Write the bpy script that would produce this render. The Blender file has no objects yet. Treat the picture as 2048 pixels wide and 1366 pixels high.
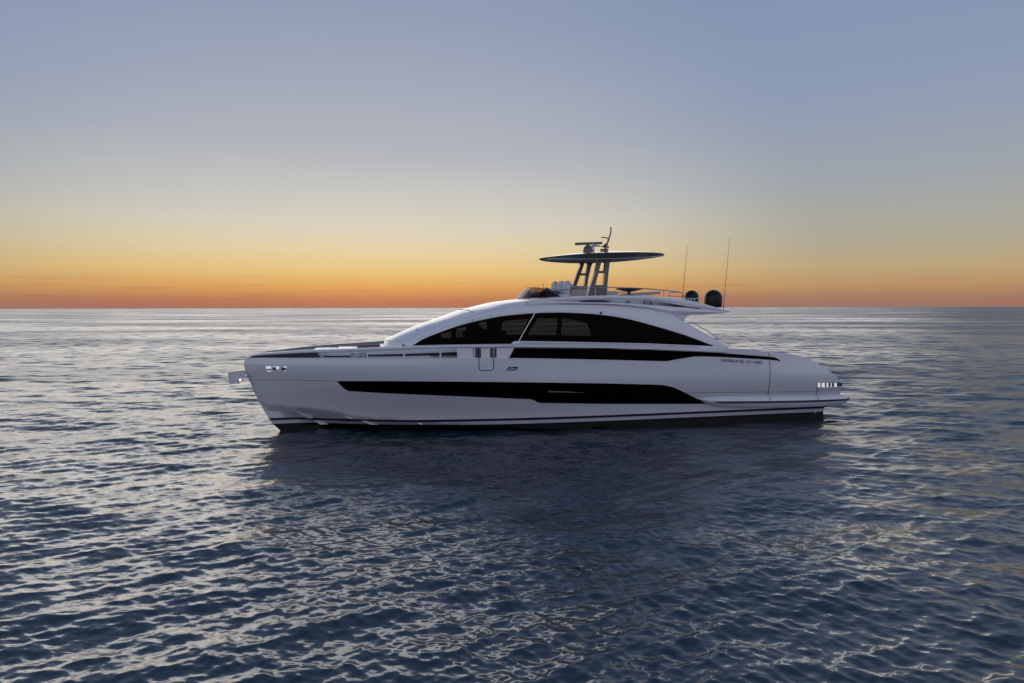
import bpy, bmesh, math, random
import numpy as np
from mathutils import Vector, Matrix, geometry
C = bpy.context.scene
R = math.radians
random.seed(4)

# ------------------------------------------------------------------ camera
F = 1365.0                     # focal length in photo pixels (24 mm on 36 mm)
CAM_Z = 4.35
cam_d = bpy.data.cameras.new('camera'); cam = bpy.data.objects.new('camera', cam_d)
C.collection.objects.link(cam); C.camera = cam
cam_d.lens = 24.0; cam_d.sensor_width = 36.0; cam_d.clip_end = 60000; cam_d.clip_start = 0.1
cam.location = (0, 0, CAM_Z)
CAMROT = Matrix.Rotation(R(90 - 2.84), 3, 'X') @ Matrix.Rotation(R(-0.125), 3, 'Z')
cam.rotation_euler = CAMROT.to_euler()

# ------------------------------------------------------------------ world: dusk sky
def lin(c):
    return tuple((v / 255 / 12.92 if v / 255 < .04045 else ((v / 255 + .055) / 1.055) ** 2.4) for v in c[:3]) + (1,)
world = bpy.data.worlds.new('World'); C.world = world; world.use_nodes = True
nt = world.node_tree; nt.nodes.clear(); N = nt.nodes.new; L = nt.links.new
SUN_EL, SUN_AZ = 2.0, -11.0     # degrees; azimuth measured clockwise from +Y (view direction)
out = N('ShaderNodeOutputWorld'); bg = N('ShaderNodeBackground'); L(bg.outputs[0], out.inputs[0])
geo = N('ShaderNodeTexCoord'); sep = N('ShaderNodeSeparateXYZ'); L(geo.outputs['Generated'], sep.inputs[0])
hm = N('ShaderNodeMapping'); L(geo.outputs['Generated'], hm.inputs[0]); hm.inputs['Scale'].default_value = (1.6, 1.6, 14)
hn = N('ShaderNodeTexNoise'); L(hm.outputs[0], hn.inputs[0]); hn.inputs['Scale'].default_value = 1.0; hn.inputs['Detail'].default_value = 3; hn.inputs['Roughness'].default_value = .45
ho = N('ShaderNodeMath'); ho.operation = 'MULTIPLY_ADD'; L(hn.outputs[0], ho.inputs[0]); ho.inputs[1].default_value = .05; ho.inputs[2].default_value = .975
hz_ = N('ShaderNodeMath'); hz_.operation = 'SUBTRACT'; L(hn.outputs[0], hz_.inputs[0]); hz_.inputs[1].default_value = .5
hq = N('ShaderNodeMath'); hq.operation = 'MULTIPLY_ADD'; L(hz_.outputs[0], hq.inputs[0]); hq.inputs[1].default_value = .22; hq.inputs[2].default_value = .99
hh = N('ShaderNodeMath'); hh.operation = 'MULTIPLY'; L(sep.outputs['Z'], hh.inputs[0]); L(hq.outputs[0], hh.inputs[1])
def ramp(stops):
    r = N('ShaderNodeValToRGB'); e = r.color_ramp.elements
    e[0].position, e[0].color = stops[0][0], lin(stops[0][1])
    e[1].position, e[1].color = stops[1][0], lin(stops[1][1])
    for p, c in stops[2:]:
        x = e.new(p); x.color = lin(c)
    r.color_ramp.interpolation = 'B_SPLINE' if False else 'LINEAR'
    L(hh.outputs[0], r.inputs[0]); return r
r_mid = ramp([(0, (162, 108, 96)), (.012, (180, 118, 88)), (.03, (214, 160, 94)), (.055, (225, 192, 128)), (.085, (222, 205, 166)),
              (.118, (212, 206, 190)), (.16, (196, 196, 192)), (.225, (176, 180, 188)), (.30, (165, 171, 186)), (.41, (149, 160, 182)),
              (.6, (112, 128, 158)), (1, (68, 86, 120))])
r_side = ramp([(0, (152, 116, 104)), (.012, (162, 122, 100)), (.03, (184, 148, 104)), (.055, (186, 164, 126)), (.085, (175, 167, 146)),
               (.118, (168, 168, 158)), (.16, (158, 164, 170)), (.225, (148, 158, 177)), (.30, (139, 153, 180)), (.41, (131, 146, 176)),
               (.6, (106, 124, 156)), (1, (68, 86, 120))])
r_back = ramp([(0, (182, 184, 202)), (.08, (200, 198, 214)), (.2, (208, 208, 224)), (.4, (192, 198, 218)), (.6, (132, 146, 178)), (1, (68, 86, 120))])
az = N('ShaderNodeVectorMath'); az.operation = 'DOT_PRODUCT'; L(geo.outputs['Generated'], az.inputs[0])
az.inputs[1].default_value = (math.sin(R(SUN_AZ)), math.cos(R(SUN_AZ)), 0)
m1 = N('ShaderNodeMapRange'); m1.interpolation_type = 'SMOOTHSTEP'; L(az.outputs['Value'], m1.inputs[0])
m1.inputs[1].default_value = .80; m1.inputs[2].default_value = 1.0
m2 = N('ShaderNodeMapRange'); m2.interpolation_type = 'SMOOTHSTEP'; L(az.outputs['Value'], m2.inputs[0])
m2.inputs[1].default_value = -.35; m2.inputs[2].default_value = .45
def mix(a, b, f):
    m = N('ShaderNodeMix'); m.data_type = 'RGBA'
    L(a, m.inputs[6]); L(b, m.inputs[7])
    if isinstance(f, float): m.inputs[0].default_value = f
    else: L(f, m.inputs[0])
    return m.outputs[2]
skyc = mix(r_back.outputs[0], mix(r_side.outputs[0], r_mid.outputs[0], m1.outputs[0]), m2.outputs[0])
# a few thin streaks of cloud low over the horizon
mp = N('ShaderNodeMapping'); L(geo.outputs['Generated'], mp.inputs[0]); mp.inputs['Scale'].default_value = (9, 9, 170)
nz = N('ShaderNodeTexNoise'); L(mp.outputs[0], nz.inputs[0]); nz.inputs['Scale'].default_value = 1.0; nz.inputs['Detail'].default_value = 3
cr = N('ShaderNodeMapRange'); L(nz.outputs[0], cr.inputs[0]); cr.inputs[1].default_value = .57; cr.inputs[2].default_value = .70
lowm = N('ShaderNodeMapRange'); L(sep.outputs['Z'], lowm.inputs[0]); lowm.inputs[1].default_value = .05; lowm.inputs[2].default_value = .012
mu = N('ShaderNodeMath'); mu.operation = 'MULTIPLY'; L(cr.outputs[0], mu.inputs[0]); L(lowm.outputs[0], mu.inputs[1])
mu2 = N('ShaderNodeMath'); mu2.operation = 'MULTIPLY'; L(mu.outputs[0], mu2.inputs[0]); mu2.inputs[1].default_value = .55
cl = N('ShaderNodeRGB'); cl.outputs[0].default_value = lin((168, 108, 92))
skyc = mix(skyc, cl.outputs[0], mu2.outputs[0])
sky = N('ShaderNodeTexSky'); sky.sky_type = 'NISHITA'; sky.sun_disc = False
sky.sun_elevation = R(SUN_EL); sky.sun_rotation = R(SUN_AZ)
sc_ = N('ShaderNodeVectorMath'); sc_.operation = 'SCALE'; L(sky.outputs[0], sc_.inputs[0]); sc_.inputs[3].default_value = .0025
ad = N('ShaderNodeVectorMath'); ad.operation = 'ADD'; L(skyc, ad.inputs[0]); L(sc_.outputs[0], ad.inputs[1])
L(ad.outputs[0], bg.inputs[0]); bg.inputs[1].default_value = 1.0

# ------------------------------------------------------------------ sun (almost set behind the boat)
sun_d = bpy.data.lights.new('sun', 'SUN'); sun = bpy.data.objects.new('sun', sun_d); C.collection.objects.link(sun)
sun_d.energy = 1.95; sun_d.angle = R(104); sun_d.color = (1, .955, .90)
SUN_EL2 = -28     # the afterglow: a wide soft source centred below the horizon
sd = Vector((math.sin(R(SUN_AZ)) * math.cos(R(SUN_EL2)), math.cos(R(SUN_AZ)) * math.cos(R(SUN_EL2)), math.sin(R(SUN_EL2))))
sun.rotation_euler = sd.to_track_quat('Z', 'Y').to_euler()
C.view_settings.view_transform = 'Standard'; C.view_settings.look = 'None'
C.view_settings.exposure = 0; C.view_settings.gamma = 1

# ------------------------------------------------------------------ materials
def mat(name, col, rough=.4, metal=0., spec=.5, coat=0., coat_rough=.05, noise=0., nscale=3., bump=0.):
    m = bpy.data.materials.new(name); m.use_nodes = True; t = m.node_tree; p = t.nodes['Principled BSDF']
    p.inputs['Base Color'].default_value = tuple(col) + (1,); p.inputs['Roughness'].default_value = rough
    p.inputs['Metallic'].default_value = metal; p.inputs['Specular IOR Level'].default_value = spec
    p.inputs['Coat Weight'].default_value = coat; p.inputs['Coat Roughness'].default_value = coat_rough
    tc = t.nodes.new('ShaderNodeTexCoord'); nz = t.nodes.new('ShaderNodeTexNoise')
    nz.inputs['Scale'].default_value = nscale; nz.inputs['Detail'].default_value = 5
    t.links.new(tc.outputs['Object'], nz.inputs[0])
    if noise:
        mx = t.nodes.new('ShaderNodeMix'); mx.data_type = 'RGBA'
        mx.inputs[6].default_value = tuple(c * (1 - noise) for c in col) + (1,)
        mx.inputs[7].default_value = tuple(min(1, c * (1 + noise)) for c in col) + (1,)
        t.links.new(nz.outputs[0], mx.inputs[0]); t.links.new(mx.outputs[2], p.inputs['Base Color'])
    if bump:
        b = t.nodes.new('ShaderNodeBump'); b.inputs['Strength'].default_value = bump; b.inputs['Distance'].default_value = .01
        t.links.new(nz.outputs[0], b.inputs['Height']); t.links.new(b.outputs[0], p.inputs['Normal'])
    return m
M = {}
M['white'] = mat('gelcoat_white', (.80, .80, .84), .28, coat=.5, noise=.03, nscale=1.2)
M['silver'] = mat('silver_paint', (.63, .65, .69), .30, metal=.15, coat=.6, noise=.03, nscale=1.0)
M['cap'] = mat('pale_paint', (.76, .77, .82), .25, coat=.5, noise=.03)
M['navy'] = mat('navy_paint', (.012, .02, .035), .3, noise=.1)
M['dark_grey'] = mat('dark_grey_paint', (.06, .065, .08), .5, noise=.1)
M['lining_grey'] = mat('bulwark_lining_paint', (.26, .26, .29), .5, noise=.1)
M['rail_white'] = mat('spray_rail_white', (.92, .92, .94), .3, noise=.02)
M['black_glass'] = mat('black_glass', (.0015, .0015, .002), .08, spec=.03, noise=.1)
M['seal'] = mat('rubber_seal', (.03, .035, .05), .6, noise=.1)
M['deck'] = mat('pale_deck', (.60, .58, .56), .6, noise=.06, nscale=8)
M['cushion'] = mat('grey_cushion', (.42, .42, .44), .85, noise=.08, nscale=12, bump=.2)
M['seat'] = mat('pale_upholstery', (.62, .63, .68), .6, noise=.06, nscale=10, bump=.15)
M['seatback'] = mat('dark_seat_shell', (.03, .032, .04), .35, noise=.1)
M['cream'] = mat('cream_panel', (.72, .66, .60), .4, noise=.04)
M['brown'] = mat('brown_cover', (.16, .12, .10), .8, noise=.15, nscale=9)
M['chrome'] = mat('polished_steel', (.85, .85, .86), .12, metal=1., noise=.04, nscale=30, bump=.3)
M['steel'] = mat('brushed_steel', (.42, .43, .46), .3, metal=.8, noise=.08)
M['darkmetal'] = mat('dark_metal', (.10, .095, .095), .4, metal=.4, noise=.1)
M['mast'] = mat('bronze_grey_paint', (.13, .115, .115), .38, metal=.3, coat=.3, noise=.06)
M['top_dark'] = mat('hardtop_dark_paint', (.075, .078, .07), .22, coat=.5, noise=.1)
M['top_glint'] = mat('hardtop_glint_pale', (.60, .60, .62), .35, noise=.04)
M['dome'] = mat('black_dome', (.008, .008, .009), .35, spec=.3, noise=.1)
M['lens'] = mat('glint_white', (.9, .9, .92), .15, noise=.02)  # 'lens' is the glint material for bright facets, not lamp glass
_p = M['lens'].node_tree.nodes['Principled BSDF']; _p.inputs['Emission Color'].default_value = (1, 1, 1, 1); _p.inputs['Emission Strength'].default_value = .45   # glow stands in for glints on polished steel
M['teal'] = mat('dark_teal_insert', (.03, .06, .08), .1, noise=.1)
M['red'] = mat('red_flag_cloth', (.25, .03, .06), .8, noise=.1)
M['lining'] = mat('dark_interior', (.008, .008, .009), .7, noise=.1)
M['letters'] = mat('dark_lettering', (.03, .035, .09), .35, noise=.05)

def glass(name, tint, gl=.6):
    m = bpy.data.materials.new(name); m.use_nodes = True; t = m.node_tree; t.nodes.clear()
    o = t.nodes.new('ShaderNodeOutputMaterial'); a = t.nodes.new('ShaderNodeBsdfTransparent'); b = t.nodes.new('ShaderNodeBsdfGlossy')
    mx = t.nodes.new('ShaderNodeMixShader'); lw = t.nodes.new('ShaderNodeLayerWeight'); pw = t.nodes.new('ShaderNodeMath'); pw.operation = 'POWER'; pw.inputs[1].default_value = 4; t.links.new(lw.outputs['Facing'], pw.inputs[0])
    fr = t.nodes.new('ShaderNodeMath'); fr.operation = 'MULTIPLY_ADD'; t.links.new(pw.outputs[0], fr.inputs[0]); fr.inputs[1].default_value = .7; fr.inputs[2].default_value = .008
    a.inputs[0].default_value = tint + (1,); b.inputs['Roughness'].default_value = .03; b.inputs[0].default_value = (gl, gl, gl, 1)
    t.links.new(fr.outputs[0], mx.inputs[0]); t.links.new(a.outputs[0], mx.inputs[1]); t.links.new(b.outputs[0], mx.inputs[2])
    t.links.new(mx.outputs[0], o.inputs[0]); return m
M['tint'] = glass('tinted_glass', (.18, .175, .165), .3)
M['screen'] = glass('smoked_windscreen', (.30, .26, .25), .3)
M['screen_front'] = glass('smoked_front_screen', (.28, .28, .28), .5)
M['top_under'] = mat('hardtop_underside_paint', (.045, .044, .045), .6, spec=.2, noise=.1)

# hull paint: silver topsides, navy and pale boot stripes, black antifouling (true painted bands at fixed heights)
def hull_mat():
    m = bpy.data.materials.new('hull_paint'); m.use_nodes = True; t = m.node_tree; p = t.nodes['Principled BSDF']
    tc = t.nodes.new('ShaderNodeTexCoord'); s = t.nodes.new('ShaderNodeSeparateXYZ'); t.links.new(tc.outputs['Object'], s.inputs[0])
    k = t.nodes.new('ShaderNodeMath'); k.operation = 'MULTIPLY_ADD'; t.links.new(s.outputs[0], k.inputs[0])
    k.inputs[1].default_value = -.0048; t.links.new(s.outputs[2], k.inputs[2])
    r = t.nodes.new('ShaderNodeValToRGB'); r.color_ramp.interpolation = 'CONSTANT'; t.links.new(k.outputs[0], r.inputs[0])
    e = r.color_ramp.elements; e[0].position = 0; e[0].color = (.003, .004, .004, 1)
    e[1].position = .215; e[1].color = (.46, .46, .52, 1)
    a = e.new(.338); a.color = (.012, .02, .028, 1)
    a = e.new(.428); a.color = (.66, .68, .725, 1)
    t.links.new(r.outputs[0], p.inputs['Base Color'])
    p.inputs['Roughness'].default_value = .4
    st = t.nodes.new('ShaderNodeMath'); st.operation = 'GREATER_THAN'; t.links.new(k.outputs[0], st.inputs[0]); st.inputs[1].default_value = .428
    h = t.nodes.new('ShaderNodeMath'); h.operation = 'MULTIPLY'; t.links.new(st.outputs[0], h.inputs[0]); h.inputs[1].default_value = 1.0
    t.links.new(h.outputs[0], p.inputs['Coat Weight']); p.inputs['Specular IOR Level'].default_value = .3; p.inputs['Coat Roughness'].default_value = .12; p.inputs['Coat IOR'].default_value = 1.7
    return m
M['hull'] = hull_mat()

# ------------------------------------------------------------------ boat frame and pixel -> boat mapping
TH = R(12.0)
ROT = Matrix.Rotation(TH, 3, 'Z'); IROT = ROT.transposed()
def ray(px, py):
    return CAMROT @ Vector(((px - 1024) / F, -(py - 683) / F, -1))
CAMP = Vector((0, 0, CAM_Z))
d0 = ray(557.9, 859.2); O = CAMP + d0 * (-CAM_Z / d0.z)      # stem at the waterline = boat origin
LC = IROT @ (CAMP - O)
def U(px, py, b):
    """photo pixel -> boat coordinates (x aft, z up) on the lateral surface b(x,z), port side (y = -b)"""
    d = IROT @ ray(px, py)
    f = b if callable(b) else (lambda x, z: b)
    bb = f(8, 2)
    for _ in range(40):
        k = (-bb - LC.y) / d.y
        x, z = LC.x + d.x * k, LC.z + d.z * k
        nb = f(x, z)
        if abs(nb - bb) < 1e-5: break
        bb = .5 * bb + .5 * nb
    return x, z
def V3(px, py, b, off=0.):
    x, z = U(px, py, b); y = b(x, z) if callable(b) else b
    return Vector((x, -(y + off), z))
def pchip(pts):
    pts = sorted(pts); X = np.array([p[0] for p in pts], float); Y = np.array([p[1] for p in pts], float)
    h = np.diff(X); dl = np.diff(Y) / h; m = np.zeros(len(X))
    for i in range(1, len(X) - 1):
        if dl[i - 1] * dl[i] > 0:
            w1, w2 = 2 * h[i] + h[i - 1], h[i] + 2 * h[i - 1]
            m[i] = (w1 + w2) / (w1 / dl[i - 1] + w2 / dl[i])
    m[0], m[-1] = dl[0], dl[-1]
    def f(x):
        x = min(max(x, X[0]), X[-1]); i = min(max(int(np.searchsorted(X, x)) - 1, 0), len(h) - 1)
        t = (x - X[i]) / h[i]
        return float((2*t**3-3*t**2+1)*Y[i] + (t**3-2*t*t+t)*h[i]*m[i] + (-2*t**3+3*t*t)*Y[i+1] + (t**3-t*t)*h[i]*m[i+1])
    f.lo, f.hi = X[0], X[-1]
    return f
def smooth(a, b, x):
    t = min(max((x - a) / (b - a), 0), 1); return t * t * (3 - 2 * t)

# stem profile (on the centreline)
stem_px = [(493, 716), (489.2, 722), (488, 728), (489.8, 739.7), (496.4, 754.6), (506.4, 779.5), (519.7, 806.1), (533, 829.3), (542.9, 844.3), (557.9, 859.2)]
_st = [U(a, b, 0.) for a, b in stem_px]
_st = [(z, x) for x, z in _st] + [(-.5, .75)]
stem = pchip(_st)
ZTOPSTEM = max(z for z, x in _st)
def hull0(x, z):
    zz = min(max(z, 0), 3)
    B = 2.35 + .48 * smooth(.2, 1.9, zz)
    Lh = 14.0 - 4.2 * smooth(.2, 2.5, zz)
    t = min(max((x - stem(z)) / Lh, 0), 1)
    b = B * (1 - (1 - t) ** 2.5) ** .86
    if x > 14 and z > 1.2:
        b -= .30 * ((x - 14) / 7.5) ** 2 * smooth(1.2, 2.9, z)
    return b
chine_px = [(500, 803), (523, 807.8), (584.4, 815.2), (639.2, 821.9), (705.6, 831.8), (773, 839.3), (900, 848), (1100, 858), (1640, 850)]
_ch = [U(a, b, hull0) for a, b in chine_px]
chine = pchip([(-3, _ch[0][1] + .2)] + _ch)
def hull(x, z):
    zc = chine(x)
    if z >= zc: return hull0(x, z)
    return max(hull0(x, zc) - .05 - (zc - z) * (1.35 + .5 * smooth(6, 12, x)), 0.)

# ------------------------------------------------------------------ mesh helpers
def link(o, parent=None):
    C.collection.objects.link(o)
    if parent: o.parent = parent
    return o
def make(name, verts, faces, m, parent=None, sharp=40, smooth_=True, label=None):
    me = bpy.data.meshes.new(name); me.from_pydata([tuple(v) for v in verts], [], faces)
    bm = bmesh.new(); bm.from_mesh(me); bmesh.ops.remove_doubles(bm, verts=bm.verts, dist=1e-5)
    bmesh.ops.recalc_face_normals(bm, faces=bm.faces); bm.to_mesh(me); bm.free()
    me.materials.append(M[m] if isinstance(m, str) else m)
    if smooth_:
        me.polygons.foreach_set('use_smooth', [True] * len(me.polygons))
        me.set_sharp_from_angle(angle=R(sharp))
    o = bpy.data.objects.new(name, me); link(o, parent)
    if label: o['label'] = label
    return o
class MB:
    def __init__(s): s.v, s.f = [], []
    def add(s, v, f):
        n = len(s.v); s.v += [Vector(a) for a in v]; s.f += [tuple(i + n for i in q) for q in f]
    def grid(s, rows, closed=False):
        n = len(rows[0]); v = [p for r in rows for p in r]; f = []
        for i in range(len(rows) - 1):
            for j in range(n - (0 if closed else 1)):
                k = (j + 1) % n
                f.append((i*n+j, i*n+k, (i+1)*n+k, (i+1)*n+j))
        s.add(v, f)
    def box(s, c, d, rot=None, bev=0.):
        c = Vector(c); hx, hy, hz = (a / 2 for a in d)
        if bev <= 0:
            v = [Vector((x, y, z)) for x in (-hx, hx) for y in (-hy, hy) for z in (-hz, hz)]
            f = [(0,1,3,2),(4,6,7,5),(0,4,5,1),(2,3,7,6),(0,2,6,4),(1,5,7,3)]
        else:
            bm = bmesh.new(); bmesh.ops.create_cube(bm, size=1)
            for q in bm.verts: q.co = Vector((q.co.x * d[0], q.co.y * d[1], q.co.z * d[2]))
            bmesh.ops.bevel(bm, geom=bm.edges[:], offset=min(bev, min(d) * .45), segments=3, affect='EDGES', profile=.5)
            bm.verts.index_update(); v = [q.co.copy() for q in bm.verts]; f = [tuple(w.index for w in q.verts) for q in bm.faces]; bm.free()
        if rot is not None: v = [rot @ q for q in v]
        s.add([q + c for q in v], f)
    def tube(s, pts, r, n=8, cap=True):
        pts = [Vector(p) for p in pts]; rows = []
        for i, p in enumerate(pts):
            t = (pts[min(i+1, len(pts)-1)] - pts[max(i-1, 0)]).normalized()
            a = t.cross(Vector((0, 1, 0)));
            if a.length < .2: a = t.cross(Vector((0, 0, 1)))
            a.normalize(); b = t.cross(a); rr = r[i] if isinstance(r, (list, tuple)) else r
            rows.append([p + rr * (math.cos(2*math.pi*k/n) * a + math.sin(2*math.pi*k/n) * b) for k in range(n)])
        s.grid(rows, True)
        if cap:
            s.add(rows[0], [tuple(range(n))]); s.add(rows[-1], [tuple(range(n))])
    def lathe(s, prof, c, n=28, scale=(1, 1)):
        c = Vector(c)
        s.grid([[c + Vector((r*math.cos(2*math.pi*k/n)*scale[0], r*math.sin(2*math.pi*k/n)*scale[1], z)) for k in range(n)] for r, z in prof], True)
    def prism(s, poly, y0, y1, bev=0.):
        """polygon in (x,z), extruded from lateral y0 to y1 (boat y)"""
        n = len(poly)
        tri = geometry.tessellate_polygon([[Vector((x, z, 0)) for x, z in poly]])
        a = [Vector((x, y0, z)) for x, z in poly]; b = [Vector((x, y1, z)) for x, z in poly]
        s.add(a + b, [tuple(t) for t in tri] + [tuple(i + n for i in t) for t in tri] + [(i, (i+1) % n, (i+1) % n + n, i + n) for i in range(n)])
    def mirror(s):
        n = len(s.v); s.v += [Vector((p.x, -p.y, p.z)) for p in s.v]; s.f += [tuple(i + n for i in reversed(q)) for q in s.f]
        return s
    def mirrored(s):
        o = MB(); o.v = [Vector((p.x, -p.y, p.z)) for p in s.v]; o.f = [tuple(reversed(q)) for q in s.f]; return o
    def build(s, name, m, parent=None, sharp=40, smooth_=True, label=None):
        return make(name, s.v, s.f, m, parent, sharp, smooth_, label)
def resample(pts, n):
    f = pchip(pts) ; xs = np.linspace(f.lo, f.hi, n); return [(x, f(x)) for x in xs]
def strip(top, bot, b, off, n=60, m=4, sm=True, thick=0., xs=None):
    """surface patch between two photo curves laid on lateral surface b, lifted by off; thick > 0 closes it to a slab"""
    if sm: ft, fb = pchip(top), pchip(bot)
    else:
        ft = lambda x: float(np.interp(x, [p[0] for p in top], [p[1] for p in top]))
        fb = lambda x: float(np.interp(x, [p[0] for p in bot], [p[1] for p in bot]))
    t0, t1 = top[0][0], top[-1][0]; b0, b1 = bot[0][0], bot[-1][0]
    s_ = MB(); rows = []
    for i in range(n + 1):
        u = i / n; xt = t0 + (t1 - t0) * u; xb = b0 + (b1 - b0) * u
        yt, yb = ft(xt), fb(xb)
        rows.append([(xt + (xb - xt) * j / m, yt + (yb - yt) * j / m) for j in range(m + 1)])
    g = [[V3(a, c, b, off) for a, c in r] for r in rows]
    s_.grid(g)
    if thick:
        g2 = [[p + Vector((0, thick, 0)) for p in r] for r in g]; s_.grid(g2)
        s_.grid([[r[0] for r in g], [r[0] for r in g2]]); s_.grid([[r[-1] for r in g], [r[-1] for r in g2]])
        s_.grid([g[0], g2[0]]); s_.grid([g[-1], g2[-1]])
    return s_
def line_on(pts, b, off, w):
    """thin raised line along photo points on surface b; w in metres"""
    d_ = [pts[0]]
    for p0, p1 in zip(pts[:-1], pts[1:]): d_ += [(p0[0] + (p1[0] - p0[0]) * k / 5, p0[1] + (p1[1] - p0[1]) * k / 5) for k in range(1, 6)] if len(pts) < 12 else [p1]
    s_ = MB(); s_.tube([V3(x, y, b, off) for x, y in d_], w / 2, 6); return s_

# ================================================================== WATER
def build_water():
    rng = np.random.default_rng(11)
    r = [3.0]; 
    while r[-1] < 30000:
        g = .0037 if r[-1] < 120 else (.0075 if r[-1] < 600 else .03)
        r.append(r[-1] * (1 + g))
    r = np.array(r)
    a = np.concatenate([np.linspace(-180, -60, 60, endpoint=False), np.linspace(-60, -41, 90, endpoint=False), np.linspace(-41, 41, 820, endpoint=False),
                        np.linspace(41, 60, 90, endpoint=False), np.linspace(60, 180, 60, endpoint=False)])
    a = np.radians(a); nr, na = len(r), len(a)
    RR, AA = np.meshgrid(r, a, indexing='ij')
    X = (RR * np.sin(AA)).astype(np.float32).ravel(); Y = (RR * np.cos(AA)).astype(np.float32).ravel(); D = RR.astype(np.float32).ravel()
    dr = np.gradient(r)[:, None] * np.ones((1, na)); dr = dr.ravel().astype(np.float32)
    da = np.abs(np.gradient(a))[None, :] * RR; sp = np.maximum(dr, np.minimum(da.ravel(), 30 * dr)).astype(np.float32)
    Z = np.zeros_like(X); DX = np.zeros_like(X); DY = np.zeros_like(X); lost = np.zeros_like(X)
    nw = 150
    lam = np.exp(np.linspace(np.log(.10), np.log(5.5), nw)) * rng.uniform(.94, 1.06, nw)
    for i, l in enumerate(lam):
        th = R(-90 + (30 if rng.random() < .5 else -26) + 17 * rng.normal() * (1 + .5 * math.exp(-l)))
        k = 2 * np.pi / l
        slope = .039 / (1 + (l / .46) ** 2) ** .60 + .0048
        if l < .15: slope *= (l / .15) ** .5
        amp = slope / k
        # slow patches: gusts and slicks break up every wave train
        kx, ky = k * math.cos(th), k * math.sin(th)
        ph = rng.uniform(0, 2 * np.pi)
        warp = (1.1 * np.sin(X * .9 / l ** .5 * .35 + ph * 3 + Y * .11) + 1.1 * np.sin(Y * .8 / l ** .5 * .33 + ph * 5 - X * .13)).astype(np.float32)
        env = (.75 + .5 * np.sin(X * (.21 + .1 * math.sin(i)) + ph * 7) * np.sin(Y * (.23 + .1 * math.cos(i * 1.7)) + ph * 2)).astype(np.float32)
        w = np.clip(l / (2.2 * sp) - 1, 0, 1)
        lost += (slope ** 2 / 2 * (1 - w)).astype(np.float32)
        p_ = (kx * X + ky * Y + ph + warp).astype(np.float32)
        c, s = np.cos(p_), np.sin(p_); aw = amp * w * env
        Z += aw * c; q = 1.05 * aw * s
        DX -= q * math.cos(th); DY -= q * math.sin(th)
    co = np.stack([X + DX, Y + DY, Z], 1).astype(np.float32)
    i = np.arange(nr - 1)[:, None] * na; j = np.arange(na)[None, :]; jn = (j + 1) % na
    F4 = np.stack([i + j, i + na + j, i + na + jn, i + jn], -1).reshape(-1, 4).astype(np.int32)
    me = bpy.data.meshes.new('sea_water')
    me.vertices.add(len(co)); me.vertices.foreach_set('co', co.ravel())
    me.loops.add(F4.size); me.loops.foreach_set('vertex_index', F4.ravel())
    me.polygons.add(len(F4)); me.polygons.foreach_set('loop_start', np.arange(0, F4.size, 4, dtype=np.int32))
    me.polygons.foreach_set('use_smooth', np.ones(len(F4), bool))
    at = me.attributes.new('chop', 'FLOAT', 'POINT'); at.data.foreach_set('value', np.sqrt(lost).astype(np.float32))
    me.update(calc_edges=True); me.validate()
    if me.polygons[len(F4)//2].normal.z < 0: me.flip_normals()
    o = bpy.data.objects.new('sea_water', me); link(o); o['kind'] = 'structure'
    m = bpy.data.materials.new('sea_water'); m.use_nodes = True; t = m.node_tree; p = t.nodes['Principled BSDF']; n = t.nodes.new; l = t.links.new
    p.inputs['Base Color'].default_value = (.007, .028, .044, 1); p.inputs['IOR'].default_value = 1.9
    tc = n('ShaderNodeTexCoord'); acc = None
    # fine ripples as slope fields; 'chop' is the slope the mesh is too coarse to carry far out
    def field(scale, detail, amp, rot=0, sx=1.):
        mp = n('ShaderNodeMapping'); l(tc.outputs['Object'], mp.inputs[0]); mp.inputs['Rotation'].default_value = (0, 0, rot); mp.inputs['Scale'].default_value = (sx, 1, 1)
        nz = n('ShaderNodeTexNoise'); l(mp.outputs[0], nz.inputs[0]); nz.inputs['Scale'].default_value = scale; nz.inputs['Detail'].default_value = detail; nz.inputs['Roughness'].default_value = .6
        sb = n('ShaderNodeVectorMath'); sb.operation = 'SUBTRACT'; l(nz.outputs['Color'], sb.inputs[0]); sb.inputs[1].default_value = (.5, .5, .5)
        s = n('ShaderNodeVectorMath'); s.operation = 'SCALE'; l(sb.outputs[0], s.inputs[0])
        if isinstance(amp, float): s.inputs[3].default_value = amp
        else: l(amp, s.inputs[3])
        return s.outputs[0]
    at = n('ShaderNodeAttribute'); at.attribute_name = 'chop'
    k = n('ShaderNodeMath'); k.operation = 'MULTIPLY'; l(at.outputs['Fac'], k.inputs[0]); k.inputs[1].default_value = 8.0
    ro = n('ShaderNodeMath'); ro.operation = 'POWER'; l(at.outputs['Fac'], ro.inputs[0]); ro.inputs[1].default_value = .75
    rr = n('ShaderNodeMath'); rr.operation = 'MAXIMUM'; l(ro.outputs[0], rr.inputs[0]); rr.inputs[1].default_value = .17
    # large patches of wind and calm
    pn = n('ShaderNodeTexNoise'); pm = n('ShaderNodeMapping'); l(tc.outputs['Object'], pm.inputs[0]); pm.inputs['Scale'].default_value = (.012, .03, 1)
    l(pm.outputs[0], pn.inputs[0]); pn.inputs['Scale'].default_value = 1; pn.inputs['Detail'].default_value = 3
    pr = n('ShaderNodeMapRange'); l(pn.outputs[0], pr.inputs[0]); pr.inputs[1].default_value = .3; pr.inputs[2].default_value = .7; pr.inputs[3].default_value = .55; pr.inputs[4].default_value = 1.35
    k2 = n('ShaderNodeMath'); k2.operation = 'MULTIPLY'; l(k.outputs[0], k2.inputs[0]); l(pr.outputs[0], k2.inputs[1])
    rm = n('ShaderNodeMath'); rm.operation = 'MULTIPLY'; l(rr.outputs[0], rm.inputs[0]); l(pr.outputs[0], rm.inputs[1]); l(rm.outputs[0], p.inputs['Roughness'])
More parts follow.
